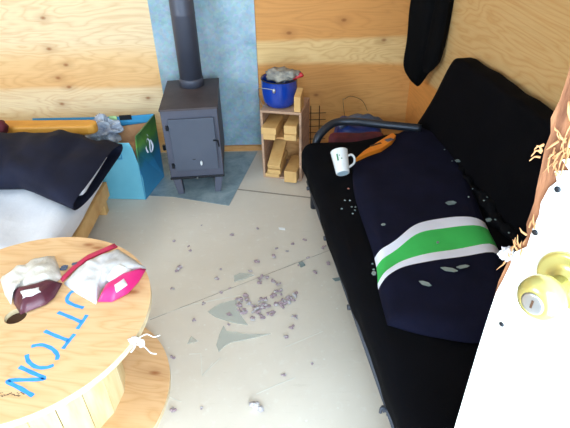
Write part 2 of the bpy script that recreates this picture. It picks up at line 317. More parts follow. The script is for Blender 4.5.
D=json.loads('''{"crumb_cluster":[[-0.099,1.674],[-0.118,1.661],[-0.052,1.651],[-0.038,1.583],[-0.056,1.571],[-0.179,1.556],[-0.201,1.544],[-0.199,1.516],[-0.192,1.481],[-0.175,1.474],[-0.154,1.514],[-0.101,1.555],[-0.108,1.528],[-0.091,1.504],[-0.109,1.496],[-0.038,1.51],[-0.011,1.509],[-0.006,1.53],[0.016,1.542],[0.035,1.571],[0.003,1.549],[-0.131,1.479],[-0.142,1.426],[-0.103,1.436],[-0.073,1.453]],"crumb_stray":[[-0.437,2.101],[-0.273,2.015],[-0.144,2.061],[-0.478,1.928],[-0.467,1.888],[-0.559,1.972],[-0.508,1.745],[-0.493,1.768],[-0.314,1.684],[-0.304,1.746],[-0.251,1.616],[-0.286,1.594],[-0.358,1.527],[-0.506,1.626],[-0.136,1.799],[-0.06,1.828],[0.004,1.869],[0.03,1.92],[0.094,1.952],[-0.043,1.891],[0.057,1.762],[0.131,1.71],[0.197,1.769],[0.193,1.9],[0.18,1.887],[0.106,1.814],[0.031,1.44],[-0.167,1.729],[-0.242,1.459],[-0.385,1.432],[0.035,1.431],[0.015,1.378],[-0.01,1.332],[-0.239,1.403],[-0.497,1.756],[-0.437,1.244],[-0.303,1.026],[-0.401,1.018],[0.023,1.44],[-0.006,1.332],[0.13,1.717],[0.197,1.765],[0.086,1.2],[-0.021,1.151]],"white_blob":[-0.11,1.017],"shard_A":[[-0.334,1.48],[-0.31,1.507],[-0.281,1.528],[-0.219,1.547],[-0.21,1.482],[-0.162,1.4],[-0.201,1.408],[-0.236,1.42],[-0.299,1.449]],"shard_B":[[-0.261,1.4],[-0.246,1.371],[-0.159,1.351],[-0.068,1.35],[-0.173,1.322],[-0.226,1.31],[-0.25,1.291],[-0.268,1.267],[-0.28,1.3],[-0.274,1.351]],"shard_C":[[-0.239,1.701],[-0.216,1.719],[-0.162,1.711],[-0.148,1.701],[-0.194,1.678],[-0.236,1.662]],"shard_D":[[-0.394,1.309],[-0.385,1.351],[-0.355,1.322]],"shard_E":[[-0.035,2.068],[-0.001,2.061],[-0.001,2.043],[-0.032,2.051]],"shard_F":[[0.057,1.782],[0.076,1.792],[0.089,1.763],[0.066,1.747]],"shard_G":[[0.205,1.666],[0.245,1.674],[0.249,1.656],[0.217,1.648]],"scr":[[[-0.335,1.259],[-0.318,1.16],[-0.258,1.238]],[[-0.318,1.16],[-0.285,1.217]],[[-0.57,1.45],[-0.402,1.53],[-0.203,1.576]],[[-0.118,1.076],[-0.049,1.11],[0.022,1.141]],[[-0.012,1.283],[0.138,1.357]],[[-0.421,1.073],[-0.377,1.053]],[[-0.38,1.261],[-0.335,1.263]]],"seam2":[[-0.568,1.444],[-0.455,1.508],[-0.165,1.666],[0.188,1.859]],"seam1":[[-0.27,2.458],[-0.094,2.411],[0.154,2.345]],"blanket":[[[0.311,1.955],[0.418,2.087],[0.571,2.265],[0.679,2.342],[0.744,2.254]],[[0.288,1.71],[0.426,1.799],[0.576,1.895],[0.726,1.961],[0.777,1.797]],[[0.303,1.308],[0.383,1.366],[0.487,1.463],[0.615,1.502],[0.748,1.496]],[[0.29,1.154],[0.371,1.223],[0.475,1.249],[0.599,1.275],[0.732,1.296]],[[0.291,1.005],[0.362,0.972],[0.427,0.951],[0.532,0.929],[0.667,0.954]]],"text":[[[-0.642,1.163],[-0.665,1.173],[-0.688,1.168],[-0.688,1.131],[-0.656,1.109],[-0.625,1.097]],[[-0.698,1.081],[-0.656,1.061],[-0.614,1.039]],[[-0.605,1.067],[-0.61,1.039],[-0.616,1.011]],[[-0.71,1.007],[-0.667,0.986],[-0.627,0.968]],[[-0.617,0.992],[-0.626,0.963],[-0.632,0.938]],[[-0.725,0.95],[-0.699,0.955],[-0.665,0.941],[-0.64,0.918],[-0.635,0.9]],[[-0.726,0.921],[-0.712,0.898],[-0.683,0.878],[-0.654,0.875],[-0.637,0.883]],[[-0.729,0.88],[-0.685,0.859],[-0.645,0.839],[-0.693,0.837],[-0.741,0.835],[-0.695,0.81],[-0.654,0.787]]],"p1_silver":[[-0.935,1.227],[-0.903,1.27],[-0.859,1.309],[-0.802,1.339],[-0.763,1.276],[-0.739,1.231],[-0.749,1.204],[-0.827,1.16],[-0.865,1.167],[-0.849,1.112],[-0.886,1.153]],"p1_maroon":[[-0.867,1.164],[-0.831,1.171],[-0.789,1.188],[-0.754,1.21],[-0.725,1.198],[-0.727,1.137],[-0.74,1.108],[-0.801,1.068],[-0.839,1.112]],"p1_label":[[-0.824,1.139],[-0.772,1.157],[-0.753,1.13],[-0.802,1.105]],"p2_silver":[[-0.715,1.2],[-0.696,1.266],[-0.66,1.314],[-0.589,1.37],[-0.529,1.319],[-0.47,1.266],[-0.523,1.239],[-0.562,1.199],[-0.586,1.172],[-0.585,1.105],[-0.651,1.148]],"p2_strip":[[-0.736,1.226],[-0.714,1.293],[-0.684,1.343],[-0.61,1.403],[-0.593,1.383],[-0.668,1.322],[-0.701,1.273],[-0.722,1.208]],"p2_pink":[[-0.581,1.113],[-0.579,1.165],[-0.553,1.191],[-0.519,1.231],[-0.467,1.257],[-0.477,1.199],[-0.498,1.146],[-0.537,1.111]],"p2_label":[[-0.54,1.153],[-0.515,1.188],[-0.497,1.156],[-0.522,1.124]],"p2_inner":[[-0.578,1.201],[-0.566,1.248],[-0.546,1.268],[-0.507,1.241],[-0.523,1.203],[-0.559,1.177]],"crumb_table":[[-0.75,1.28],[-0.751,1.29],[-0.719,1.304],[-0.739,1.285]],"hole":[-0.822,1.07],"burn":[[-0.742,0.795],[-0.702,0.795],[-0.674,0.792]],"seat_bits":[[0.267,1.639],[0.266,1.688],[0.277,1.614],[0.226,1.629],[0.246,1.689],[0.317,1.489],[0.306,1.459],[0.315,1.438],[0.32,1.511],[0.271,1.779],[0.282,1.64],[0.265,1.591],[0.293,1.257],[0.293,1.286],[0.31,1.46]],"crease_bits":[[0.742,1.917],[0.74,2.027],[0.807,1.757],[0.755,1.682],[0.792,1.619],[0.771,1.596],[0.72,1.622],[0.784,1.383],[0.767,1.464]],"seat_shards":[[[0.62,1.589],[0.633,1.598],[0.653,1.6],[0.663,1.588],[0.651,1.576],[0.628,1.573]],[[0.348,1.457],[0.353,1.462],[0.362,1.463],[0.366,1.457],[0.361,1.451],[0.352,1.449]],[[0.413,1.15],[0.425,1.15],[0.441,1.142],[0.447,1.128],[0.437,1.125],[0.419,1.134]],[[0.497,1.211],[0.512,1.213],[0.536,1.206],[0.548,1.193],[0.534,1.188],[0.508,1.195]],[[0.548,1.211],[0.561,1.218],[0.581,1.222],[0.593,1.216],[0.582,1.208],[0.559,1.203]],[[0.277,1.202],[0.283,1.202],[0.287,1.194],[0.283,1.184],[0.276,1.183],[0.271,1.191]],[[0.519,1.344],[0.523,1.349],[0.528,1.35],[0.53,1.344],[0.527,1.339],[0.52,1.337]],[[0.752,1.913],[0.762,1.92],[0.774,1.919],[0.779,1.907],[0.77,1.898],[0.755,1.898]],[[0.729,1.462],[0.738,1.469],[0.749,1.469],[0.751,1.458],[0.742,1.448],[0.73,1.447]]],"orange":[[0.319,1.937],[0.361,2.001],[0.443,2.094],[0.53,2.187],[0.542,2.156],[0.513,2.101],[0.451,2.028],[0.388,1.99]],"mug":[0.251,1.825]}''')
# ---------------- room ----------------
XL,YF,H=-2.9,-.36,2.2; XC,YB=.79,2.96; k=.16   # back right corner and splay of the right wall
XF=XC+k*(YB-YF)
st=lambda o:tag(o,None,None,kind='structure')
st(obj('floor',B(XL-.1,XF+.2,YF-.1,YB+.1,-.08,0),'floor'))
st(obj('ceiling',B(XL-.1,XF+.2,YF-.1,YB+.1,H,H+.06),'white_paint'))
bm=B(XL-.1,-.44,YB,YB+.02,0,H); st(obj('wall_back',bm,'ply_backL'))
bm=B(-.438,XC+.02,YB,YB+.02,0,H); st(obj('wall_back',bm,'ply_backR'))
n_=Vector((k,1,0))
st(obj('wall_right',hexa(bmesh.new(),[(XC,YB,0),(XF,YF,0),(XF+.02,YF,0),(XC+.02,YB,0),(XC,YB,H),(XF,YF,H),(XF+.02,YF,H),(XC+.02,YB,H)]),'ply_right'))
st(obj('wall_left',B(XL-.02,XL,YF,YB,0,H),'ply_front'))
bm=bmesh.new(); y0,y1=YF-.02,YF
for a in((XL,-2.2,0,H),(-2.2,-1.2,0,.95),(-2.2,-1.2,1.85,H),(-1.2,-.22,0,H),(-.22,.70,1.98,H),(.70,XF,0,H)): box(bm,a[0],a[1],y0,y1,a[2],a[3])
st(obj('wall_front',bm,'white_paint'))
bm=bmesh.new()
for a in((-2.22,-2.2,.93,1.87),(-1.2,-1.18,.93,1.87),(-2.2,-1.2,.93,.95),(-2.2,-1.2,1.85,1.87)): box(bm,a[0],a[1],YF-.03,YF+.01,a[2],a[3])
st(obj('window_1',bm,'pine'))
st(obj('trim_1',B(-.66,XC-.002,YB-.012,YB-.001,.0,.036),'pine_cut'))
# floor marks
bm=bmesh.new()
def ribbon(bm,P,w,z,t_=.0008,mi=0):
    P=[Vector((a,b,0)) for a,b in P]
    for a,b in zip(P[:-1],P[1:]):
        d=(b-a).normalized(); n2=Vector((-d.y,d.x,0))*w/2
        slab(bm,[(a+n2)+Vector((0,0,z)),(a-n2)+Vector((0,0,z)),(b-n2)+Vector((0,0,z)),(b+n2)+Vector((0,0,z))],(0,0,t_),mi)
    return bm
ribbon(bm,D['seam1']+[(.6,2.27)],.012,.0004); ribbon(bm,D['seam2']+[(.5,2.02)],.0018,.0004); st(obj('trim_2',bm,'seam'))
bm=bmesh.new()
for s_ in D['scr']: ribbon(bm,s_,.0022,.0006)
st(obj('trim_3',bm,'scratch'))
# ---------------- heat shield and hearth plate ----------------
tag(obj('heat_shield',B(-.735,-.142,YB-.006,YB-.0015,.04,1.9),'galv',bev=.001),'tall galvanised sheet fixed to the plywood wall behind the wood stove','metal sheet')
bm=slab(bmesh.new(),[(-.83,2.42,.0012),(-.637,2.394,.0012),(-.309,2.285,.0012),(-.17,2.93,.0012),(-.83,2.94,.0012)],(0,0,.002))
tag(obj('hearth_plate',bm,'plate'),'blue-grey galvanised floor plate under the wood stove','metal plate')
# ---------------- wood stove ----------------
sv=empty('wood_stove',(-.488,2.43,.0035),math.radians(4.5),'small dark grey steel wood stove with a round flue, standing on the floor plate','stove')
hw,dp=.148,.44; zb,zt=.1,.515
obj('body',B(-hw,hw,0,dp,zb,zt-.012),'stove',sv,bev=.003)
obj('top_plate',B(-hw-.004,hw+.004,-.006,dp+.004,zt-.012,zt),'stove_top',sv,bev=.002)
dr=obj('door',B(-hw+.034,hw-.022,-.014,-.001,.155,zt-.055),'stove_door',sv,bev=.003)
obj('hinge',B(-hw+.018,-hw+.032,-.018,-.001,.175,.20),'dark_metal',dr,bev=.002)
obj('hinge',B(-hw+.018,-hw+.032,-.018,-.001,.40,.425),'dark_metal',dr,bev=.002)
bm=tube(bmesh.new(),[(hw-.035,-.015,.33),(hw-.012,-.03,.335),(hw-.008,-.03,.30)],.005); obj('latch',bm,'dark_metal',dr)
bm=lathe(bmesh.new(),[(.007,0),(.008,.014),(.005,.02)],16,axis_mx((.034,-.012,.200),(0,-1,.2))@Matrix.Diagonal((.8,1.7,1,1))); obj('knob_highlight',bm,'mug',dr,True)  # white oval painting the highlight on the stove door handle
obj('slot',B(-.012,.004,-.0165,-.013,.222,.225),'dark_metal',dr)
bm=tube(bmesh.new(),[(-hw-.001,.12,.24),(-hw-.03,.12,.24)],.006,8); tube(bm,[(-hw-.03,.12,.225),(-hw-.03,.12,.255)],.009,8); obj('damper_knob',bm,'dark_metal',sv)
obj('ash_lip',B(-hw-.003,hw+.003,-.010,-.001,.100,.112),'dark_metal',sv,bev=.002)
bm=lathe(bmesh.new(),[(.004,0),(.004,.008)],8,axis_mx((0,-.01,.106),(0,-1,0))); obj('bolt',bm,'steel',sv)
for sx in(-1,1):
    for y_ in(.01,dp-.05):
        x0=sx*(hw-.005); x1=sx*(hw-.052); 
        P=[(min(x0,x1)+.0,y_,.102),(max(x0,x1),y_,.102),(max(x0,x1),y_+.05,.102),(min(x0,x1),y_+.05,.102)]
        Q=[(p[0]*.88+.0,p[1]-.012 if y_<.1 else p[1],0) for p in P]; mid=sum(q[0] for q in Q)/4; Q=[(mid+(q[0]-mid)*.8,q[1],0) for q in Q]
        obj('leg',hexa(bmesh.new(),Q+P),'stove',sv,bev=.002)
pc=(.000,.35)
mxp=Matrix.Translation((pc[0],pc[1],0))
bm=lathe(bmesh.new(),[(.064,zt+.03),(.064,.9),(.066,.905),(.064,.91),(.064,H-.005)],40,mxp); fp=obj('flue_pipe',bm,'pipe',sv,True)
bm=lathe(bmesh.new(),[(.069,zt-.002),(.069,zt+.035),(.066,zt+.045)],40,mxp); obj('flue_collar',bm,'pipe',sv,True)
# ---------------- crate ----------------
cr=empty('wooden_crate',(-.125,2.592,0),math.radians(-14.2),'upright weathered wooden crate with a shelf, holding firewood beside the heat shield','crate')
w_,d_,h_=.236,.235,.43; q=.014
obj('side_panel',B(0,q,0,d_,0,h_-q),'crate',cr,bev=.0015); obj('side_panel',B(w_-q,w_,0,d_,0,h_-q),'crate',cr,bev=.0015)
obj('top_panel',B(0,w_,0,d_,h_-q,h_),'crate',cr,bev=.0015); obj('bottom_panel',B(q,w_-q,0,d_,0,.014),'crate',cr,bev=.0015)
obj('shelf',B(q,w_-q,.0,d_-.012,.262,.274),'pine_cut',cr); obj('back_panel',B(q,w_-q,d_-.01,d_,.014,h_-q),'pine_cut',cr)
def cr_world(x,y,z): return Vector(cr.location)+Matrix.Rotation(cr.rotation_euler.z,3,'Z')@Vector((x,y,z))
def log(x,y,z,sx,sy,sz,label,tx=0,rz=0):
    o=obj('firewood_block',box(bmesh.new(),-sx/2,sx/2,0,sy,0,sz),'pine' if random.random()<.7 else 'pine_cut',bev=.003)
    o.location=cr_world(x,y,z); o.rotation_euler=(tx,0,cr.rotation_euler.z+rz); o.rotation_euler.rotate_axis('X',0)
    return tag(o,label,'firewood','firewood blocks in the crate')
log(.060,-.045,.2745,.070,.20,.034,'lower of the two firewood blocks on the left of the crate shelf')
log(.0595,-.050,.3095,.086,.20,.040,'upper firewood block on the left of the crate shelf')
log(.178,-.035,.2745,.072,.20,.036,'lower of the two firewood blocks on the right of the crate shelf',0,0)
log(.178,-.030,.3115,.072,.19,.050,'upper firewood block on the right of the crate shelf',0,0)
log(.060,-.012,.0145,.085,.19,.022,'flat board end at the bottom left of the crate')
log(.076,-.028,.046,.078,.20,.030,'firewood block lying low on the left of the crate floor, under the sloping one',math.radians(8))
log(.078,-.030,.082,.076,.20,.030,'long firewood block sloping up to the back on the left of the crate floor',math.radians(24))
log(.180,-.055,.0145,.074,.21,.074,'thick square firewood block on the right of the crate floor')
o=obj('wood_block',hexa(bmesh.new(),[(0,0,0),(.036,0,0),(.036,.09,0),(0,.09,0),(0,0,.085),(.036,0,.085),(.036,.085,.11),(0,.085,.11)]),'pine',bev=.002)
o.location=cr_world(.194,.004,h_+.001); o.rotation_euler=(0,0,cr.rotation_euler.z); tag(o,'short upright pine block on the crate top, right of the blue pot','wood block')
# ---------------- enamel pot ----------------
pot=empty('enamel_pot',(-.012,2.672,h_+.001),0,'blue enamel cooking pot with wire bail handle on top of the crate','pot')
bm=lathe(bmesh.new(),[(.0,0),(.06,0),(.080,.006),(.092,.03),(.098,.07),(.100,.11),(.099,.148),(.102,.152),(.098,.154),(.093,.145),(.090,.03),(.07,.01),(.0,.008)],40); obj('pot_body',bm,'enamel',pot,True)
bm=bmesh.new(); tube(bm,[(.101*math.cos(2*PI*i/32),.101*math.sin(2*PI*i/32),.153) for i in range(33)],.003,6); obj('rim',bm,'dark_metal',pot)
P=spline([(-.096,-.03,.115),(-.118,-.045,.06),(-.100,-.065,.015),(-.03,-.11,.0),(-.02,-.112,.0)],8)
P=[(-.098+.0*i,0,0) for i in range(1)]
bail=spline([(-.03,-.095,.118),(-.095,-.075,.122),(-.118,-.035,.10),(-.116,-.02,.05),(-.10,-.02,.006),(-.07,-.05,.004)],8)
bail=[Vector(p) for p in bail]; obj('bail_handle',tube(bmesh.new(),bail,.002,6),'steel',pot)
bm=blob(bmesh.new(),(-.03,-.097,.112),.010,2,(1,.6,1.4),.2,lev=2); obj('handle_ear',bm,'steel',pot,True)
# rag in pot
bm=blob(bmesh.new(),(0,0,.0),.08,3,(1.0,.85,.42),.5,2.4); blob(bm,(.045,-.02,.012),.045,8,(1.2,.9,.5),.5,2); blob(bm,(-.04,-.02,.02),.032,12,(1.1,1,.7),.4,2)
o=obj('cloth_mitt',bm,'rag',smooth=True); o.location=(.0,2.672,h_+.168); tag(o,'crumpled grey-beige cloth heaped in the mouth of the blue pot','cloth')
bm=tube(bmesh.new(),spline([(-.04,0,-.012),(-.01,0,0),(.022,0,.014),(.034,0,.022)],4),[.006]*4+[.010]*4+[.013]*4+[.006]); o=obj('red_spatula',bm,'red',smooth=True); o.location=(.082,2.64,h_+.160)
tag(o,'red plastic utensil tip sticking out of the right side of the blue pot','utensil')
# ---------------- wire rack ----------------
rk=empty('wire_rack',(.18,2.945,.002),0,'rusty wire grid leaning on the wall, right of the crate','wire grid')
bm=bmesh.new()
for i in range(2): tube(bm,[(.0+.055*i,0,0),(.0+.055*i,0,.30)],.003,6)
obj('vertical_wire',bm,'rust',rk)
bm=bmesh.new()
for i in range(6): tube(bm,[(-.02,-.005,.03+.045*i),(.095,-.005,.03+.045*i)],.0022,6)
obj('cross_wire',bm,'rust',rk)
# ---------------- cardboard box ----------------
cb=empty('printed_box',(-1.1,2.5,0),0,'open cyan and green printed cardboard box between the bed and the stove','box')
def W(*p): return (p[0]+1.1,p[1]-2.5,p[2])
def panel(name,poly,d,m,par=cb): return obj(name,slab(bmesh.new(),[W(*p) for p in poly],d),m,par)
panel('front_panel',[(-1.45,2.43,.003),(-.786,2.37,.003),(-.779,2.37,.131),(-.79,2.374,.24),(-.803,2.376,.32),(-.815,2.377,.353),(-.95,2.385,.352),(-1.45,2.43,.352)],(0,.005,0),'cyan')
panel('side_panel',[(-.786,2.37,.003),(-.73,2.63,.003),(-.725,2.645,.40),(-.755,2.40,.40),(-.768,2.372,.395),(-.780,2.371,.30)],(-.005,0,0),'printcard')
panel('back_panel',[(-1.45,2.69,.003),(-.735,2.632,.003),(-.73,2.645,.40),(-.86,2.655,.38),(-1.45,2.70,.37)],(0,.005,0),'brown_card')
panel('back_flap',[(-1.45,2.695,.330),(-.95,2.663,.325),(-.74,2.640,.36),(-.73,2.640,.405),(-.94,2.660,.385),(-1.45,2.70,.372)],(0,-.004,0),'bluecard')
panel('bottom_panel',[(-1.45,2.44,.003),(-.79,2.38,.003),(-.735,2.63,.003),(-1.45,2.69,.003)],(0,0,.004),'brown_card')
panel('flap_tab',[(-.99,2.655,.372),(-.945,2.652,.372),(-.945,2.654,.392),(-.99,2.657,.392)],(0,-.004,0),'lime')
panel('flap_patch',[(-.93,2.650,.368),(-.86,2.646,.372),(-.86,2.648,.400),(-.93,2.652,.396)],(0,-.004,0),'dark_metal')
panel('inner_flap',[(-.97,2.58,.22),(-.80,2.56,.22),(-.76,2.62,.36),(-.95,2.64,.33)],(0,.004,0),'brown_card')
# swirl emblem on the side and small outlined mark on the front
def ps(y,z,off=.010):  # point on side panel
    t_=(y-2.37)/.26; return Vector(W(-.786+.056*t_+off+z*.006,y,z))
bm=bmesh.new()
tube(bm,spline([ps(2.47,.25),ps(2.455,.29),ps(2.48,.325),ps(2.505,.30),ps(2.495,.25),ps(2.515,.235),ps(2.535,.26),ps(2.52,.30)],6),.006,6); tube(bm,spline([ps(2.48,.335),ps(2.49,.35),ps(2.50,.335)],4),.004,6)
obj('emblem',bm,'white_cloth',cb)
bm=bmesh.new()
for (a,b) in(((-.905,.315),(-.885,.295)),((-.893,.290),(-.868,.262))):
    x0,z0=a;x1,z1=b; P=[(x0,z0),(x0,z1),(x1,z1),(x1,z0),(x0,z0)]
    tube(bm,[W(x,2.3665+(-.786-x)*.09,z) for x,z in P],.0032,5)
obj('print_mark',bm,'bluecard',cb)
bm=blob(bmesh.new(),(0,0,0),.09,5,(1.1,.9,.75),.7,2.6,4); o=obj('plastic_bag',bm,'bag_clear'); o.location=(-1.02,2.61,.325); tag(o,'crumpled clear plastic bag stuffed in the printed box','plastic bag')
o=obj('brown_carton',B(-.075,.075,-.055,.055,0,.26),'brown_card',bev=.003); o.location=(-.875,2.53,.008); o.rotation_euler=(0,0,-.1); tag(o,'plain brown carton inside the printed box','carton')
# ---------------- ochre board ----------------
bm=slab(bmesh.new(),[(-1.95,2.49,.36),(-1.04,2.44,.374),(-1.01,2.455,.374),(-1.00,2.485,.374),(-1.01,2.515,.374),(-1.04,2.53,.374),(-1.95,2.60,.36)],(0,0,.056))
tag(obj('ochre_board',bm,'yellow',bev=.012),'long ochre board with rounded end lying behind the dark pillow','board')
bm=blob(bmesh.new(),(-1.50,2.44,.435),.045,9,(1,.9,.9),.4,2,3); tag(obj('patterned_bundle',bm,'darkred',smooth=True),'small red and brown bundle at the far left on the ochre board','bundle')
# ---------------- bed ----------------
bd=empty('single_bed',(-.92,1.9,0),0,'low pale wooden bed frame at the left','bed')
X0,X1,Y0,Y1=-1.93,0,-.38,.40
obj('end_rail',B(-.045,-.02,Y0,Y1-.03,.10,.185),'pine',bd,bev=.004)
obj('side_rail',B(X0,-.045,Y1-.055,Y1-.03,.10,.185),'pine',bd,bev=.004); obj('side_rail',B(X0,-.045,Y0,Y0+.025,.10,.185),'pine',bd,bev=.004)
obj('end_rail',B(X0,X0+.025,Y0+.025,Y1-.055,.10,.185),'pine',bd,bev=.004)
for (a,b) in((-.095,Y1-.075),(-.095,Y0+.03),(X0+.03,Y1-.11),(X0+.03,Y0+.03)): obj('leg',B(a,a+.048,b,b+.045,0,.165),'pine',bd,bev=.004)
def rbox(x0,x1,y0,y1,z0,z1,rad,n=26,m=14,wr=.006,fs=7,seed=0,fn=None):
    """soft rounded block as one closed mesh"""
    bm=bmesh.new(); bmesh.ops.create_cube(bm,size=2); bmesh.ops.subdivide_edges(bm,edges=bm.edges[:],cuts=n,use_grid_fill=True)
    hx,hy,hz=(x1-x0)/2,(y1-y0)/2,(z1-z0)/2; c=Vector(((x0+x1)/2,(y0+y1)/2,(z0+z1)/2))
    for v in bm.verts:
        p=Vector((v.co.x*hx,v.co.y*hy,v.co.z*hz)); q_=Vector((max(-hx+rad,min(hx-rad,p.x)),max(-hy+rad,min(hy-rad,p.y)),max(-hz+rad,min(hz-rad,p.z))))
        d=p-q_
        if d.length>1e-6: p=q_+d.normalized()*rad
        p+=c; nn=d.normalized() if d.length>1e-6 else Vector((0,0,1 if p.z>c.z else -1))
        p+=nn*wr*noise.noise(Vector((p.x*fs+seed,p.y*fs,p.z*fs)))
        if fn: p=fn(p)
        v.co=p
    return bm
def sheetf(p):
    # drape folds
    a=max(0,min(1,(p.z-.18)/.1)); p.z+=.010*a*math.sin(p.x*26+p.y*14+2*nz(p.x,p.y,0,4)); return p
bm=rbox(X0+.03,-.015,Y0+.03,Y1-.03,.187,.292,.045,40,fn=sheetf,wr=.012,fs=5); mt=obj('mattress',bm,'sheet',smooth=True); mt.location=bd.location; tag(mt,'mattress under a white sheet on the pale wooden bed','mattress')
# pillow: dark case open at its right end
pl=empty('pillow',(-.9,2.1,.29),0,'pillow in a dark navy pillowcase, open end showing white, on the bed','pillow')
bm=bmesh.new(); seg=36; N=40; rows=[]; inner=[]
def psec(t_,a,sc_=1):   # t_ 0 right end .. 1 left
    x=-.0-.78*t_
    yn=-.325+.185*min(1,t_*2.4); yf=.27
    hh=(.034+.062*math.sin(min(1,t_*1.9+.05)*PI*.55))*(1 if t_<.85 else max(.2,(1-t_)/.15))
    cy,ry=(yn+yf)/2,(yf-yn)/2; ca,sa=math.cos(a),math.sin(a)
    ey=math.copysign(abs(ca)**.75,ca)*ry*sc_; ez=math.copysign(abs(sa)**.8,sa)*hh*sc_
    zc=.050+.042*min(1,t_*3); p=Vector((x+.030*(ca)*(1-t_)+.022,cy+ey,zc+ez))
    wv=.020*nz(p.x,p.y,p.z,9)-.006*math.exp(-((t_-.2)/.02)**2)+.013*math.sin((p.x*1.3+p.y*.8)*34+4*nz(p.x,p.y,0,5))*min(1,t_*4)*(sa>0)*(.6+.4*nz(p.x,p.y,1,3))
    p.z+=wv*(1 if sa>0 else .2)*sc_; p.z=max(p.z,.009); return p
for i in range(N+1): rows.append([psec(i/N,2*PI*k_/seg) for k_ in range(seg+1)])
V=grid(bm,rows); bm.faces.new([V[-1][k_] for k_ in range(seg)])
inn=[[psec(i/N*.3+0,2*PI*k_/seg,.97 ) for k_ in range(seg+1)] for i in range(6)]; grid(bm,inn)
bmesh.ops.remove_doubles(bm,verts=bm.verts[:],dist=.0001)
obj('pillowcase',bm,'pillow',pl,True)
bm=rbox(-.13,-.002,-.20,.20,.030,.078,.02,10,wr=.003); obj('pillow_filling',bm,'sheet',pl,True)
# ---------------- cable spool table ----------------
sx,sy=-.81,1.08
sp=empty('cable_spool_table',(sx,sy,0),0,'wooden cable spool used as a table, with blue hand-painted letters on top','table')
def disc(R,z0,z1,seg=96,hole=.032,hx=-.012,hy=-.01):
    bm=bmesh.new(); o1=[];o2=[];i1=[];i2=[]
    for k_ in range(seg):
        a=2*PI*k_/seg; c_,s_=math.cos(a),math.sin(a)
        o1.append(bm.verts.new((R*c_,R*s_,z1)));o2.append(bm.verts.new((R*c_,R*s_,z0)));i1.append(bm.verts.new((hx+hole*c_,hy+hole*s_,z1)));i2.append(bm.verts.new((hx+hole*c_,hy+hole*s_,z0)))
    for k_ in range(seg):
        j=(k_+1)%seg
        bm.faces.new((o1[k_],o1[j],i1[j],i1[k_])).material_index=0; bm.faces.new((o2[j],o2[k_],i2[k_],i2[j])).material_index=0
        bm.faces.new((o2[k_],o2[j],o1[j],o1[k_])).material_index=1; bm.faces.new((i1[k_],i1[j],i2[j],i2[k_])).material_index=1
    return bm
obj('tabletop',disc(.386,.398,.42),['ply_table','ply_edge'],sp); obj('base_disc',disc(.386,.0,.021),['ply_table','ply_edge'],sp)
ns=18
for i in range(ns):
    a0=2*PI*i/ns+.03; a1=2*PI*(i+1)/ns+.03-.012; P=[]
    for z_ in(.0215,.3975):
        P+=[(.231*math.cos(a0),.231*math.sin(a0),z_),(.231*math.cos(a1),.231*math.sin(a1),z_),(.215*math.cos(a1),.215*math.sin(a1),z_),(.215*math.cos(a0),.215*math.sin(a0),z_)]
    obj('stave',hexa(bmesh.new(),P),'pine_white',sp)
bm=lathe(bmesh.new(),[(.211,.022),(.211,.397)],48); obj('core_liner',bm,'red_gap',sp)
random.seed(3)
for li in ((0,),(1,2),(3,4),(5,6),(7,)):
  bm=bmesh.new()
  for s_ in [D['text'][g_] for g_ in li]:
      P=spline([(a-sx,b-sy,0) for a,b in s_],6); n2=len(P); pr=None; L_=[];R_=[]
      for i,p in enumerate(P):
          d=(P[min(i+1,n2-1)]-P[max(i-1,0)]).normalized(); nn=Vector((-d.y,d.x,0))*(.0056+.0005*math.sin(i*1.3)); L_.append(p+nn);R_.append(p-nn)
      for i in range(n2-1):
          vs=[bm.verts.new((q_.x,q_.y,.4206)) for q_ in(L_[i],L_[i+1],R_[i+1],R_[i])]; bm.faces.new(vs)
  obj('painted_letter',bm,'blue_ink',sp)
bm=bmesh.new(); (x0,y0_),(x1,y1_)=D['burn'][0],D['burn'][-1]
for i in range(46):
    t_=i/45; cx=x0-.03+(x1-x0+.05)*t_-sx; cy=y0_+(y1_-y0_)*t_-sy+random.uniform(-.006,.006); rr=random.uniform(.0012,.0032)
    if math.hypot(cx,cy)<.37:
        bm.faces.new([bm.verts.new((cx+rr*1.5*math.cos(a)*random.uniform(.5,1.2),cy+rr*.7*math.sin(a)*random.uniform(.5,1.2),.4205)) for a in (0,1,2,3,4,5)])
obj('scuff_marks',bm,'black_ink',sp)
bm=lathe(bmesh.new(),[(.0318,.3985),(.0318,.403)],24,Matrix.Translation((-.012,-.01,0))); obj('centre_hole',bm,'hole',sp)
# white wax drip over the rim
wx=empty('candle_wax',(-.425,.965,.42),0,'white wax blob with threads stuck on the rim of the spool table top','wax')
bm=blob(bmesh.new(),(-.012,-.004,.003),.014,4,(1.2,.9,.35),.5,2,3); blob(bm,(.006,-.006,-.008),.013,5,(.8,.8,1.2),.4,2,2); obj('wax_blob',bm,'wax',wx,True)
bm=bmesh.new(); tube(bm,spline([(.0,0,.006),(.02,.014,.006),(.040,.010,-.002),(.055,.020,-.006)],5),.0017,6); tube(bm,spline([(-.01,-.02,.004),(.02,-.028,.004),(.042,-.045,-.004),(.058,-.046,-.008)],5),.0017,6); tube(bm,spline([(-.014,-.01,.002),(-.006,-.026,0),(-.012,-.045,0)],4),.0025,6)
obj('wax_thread',bm,'wax',wx,True)
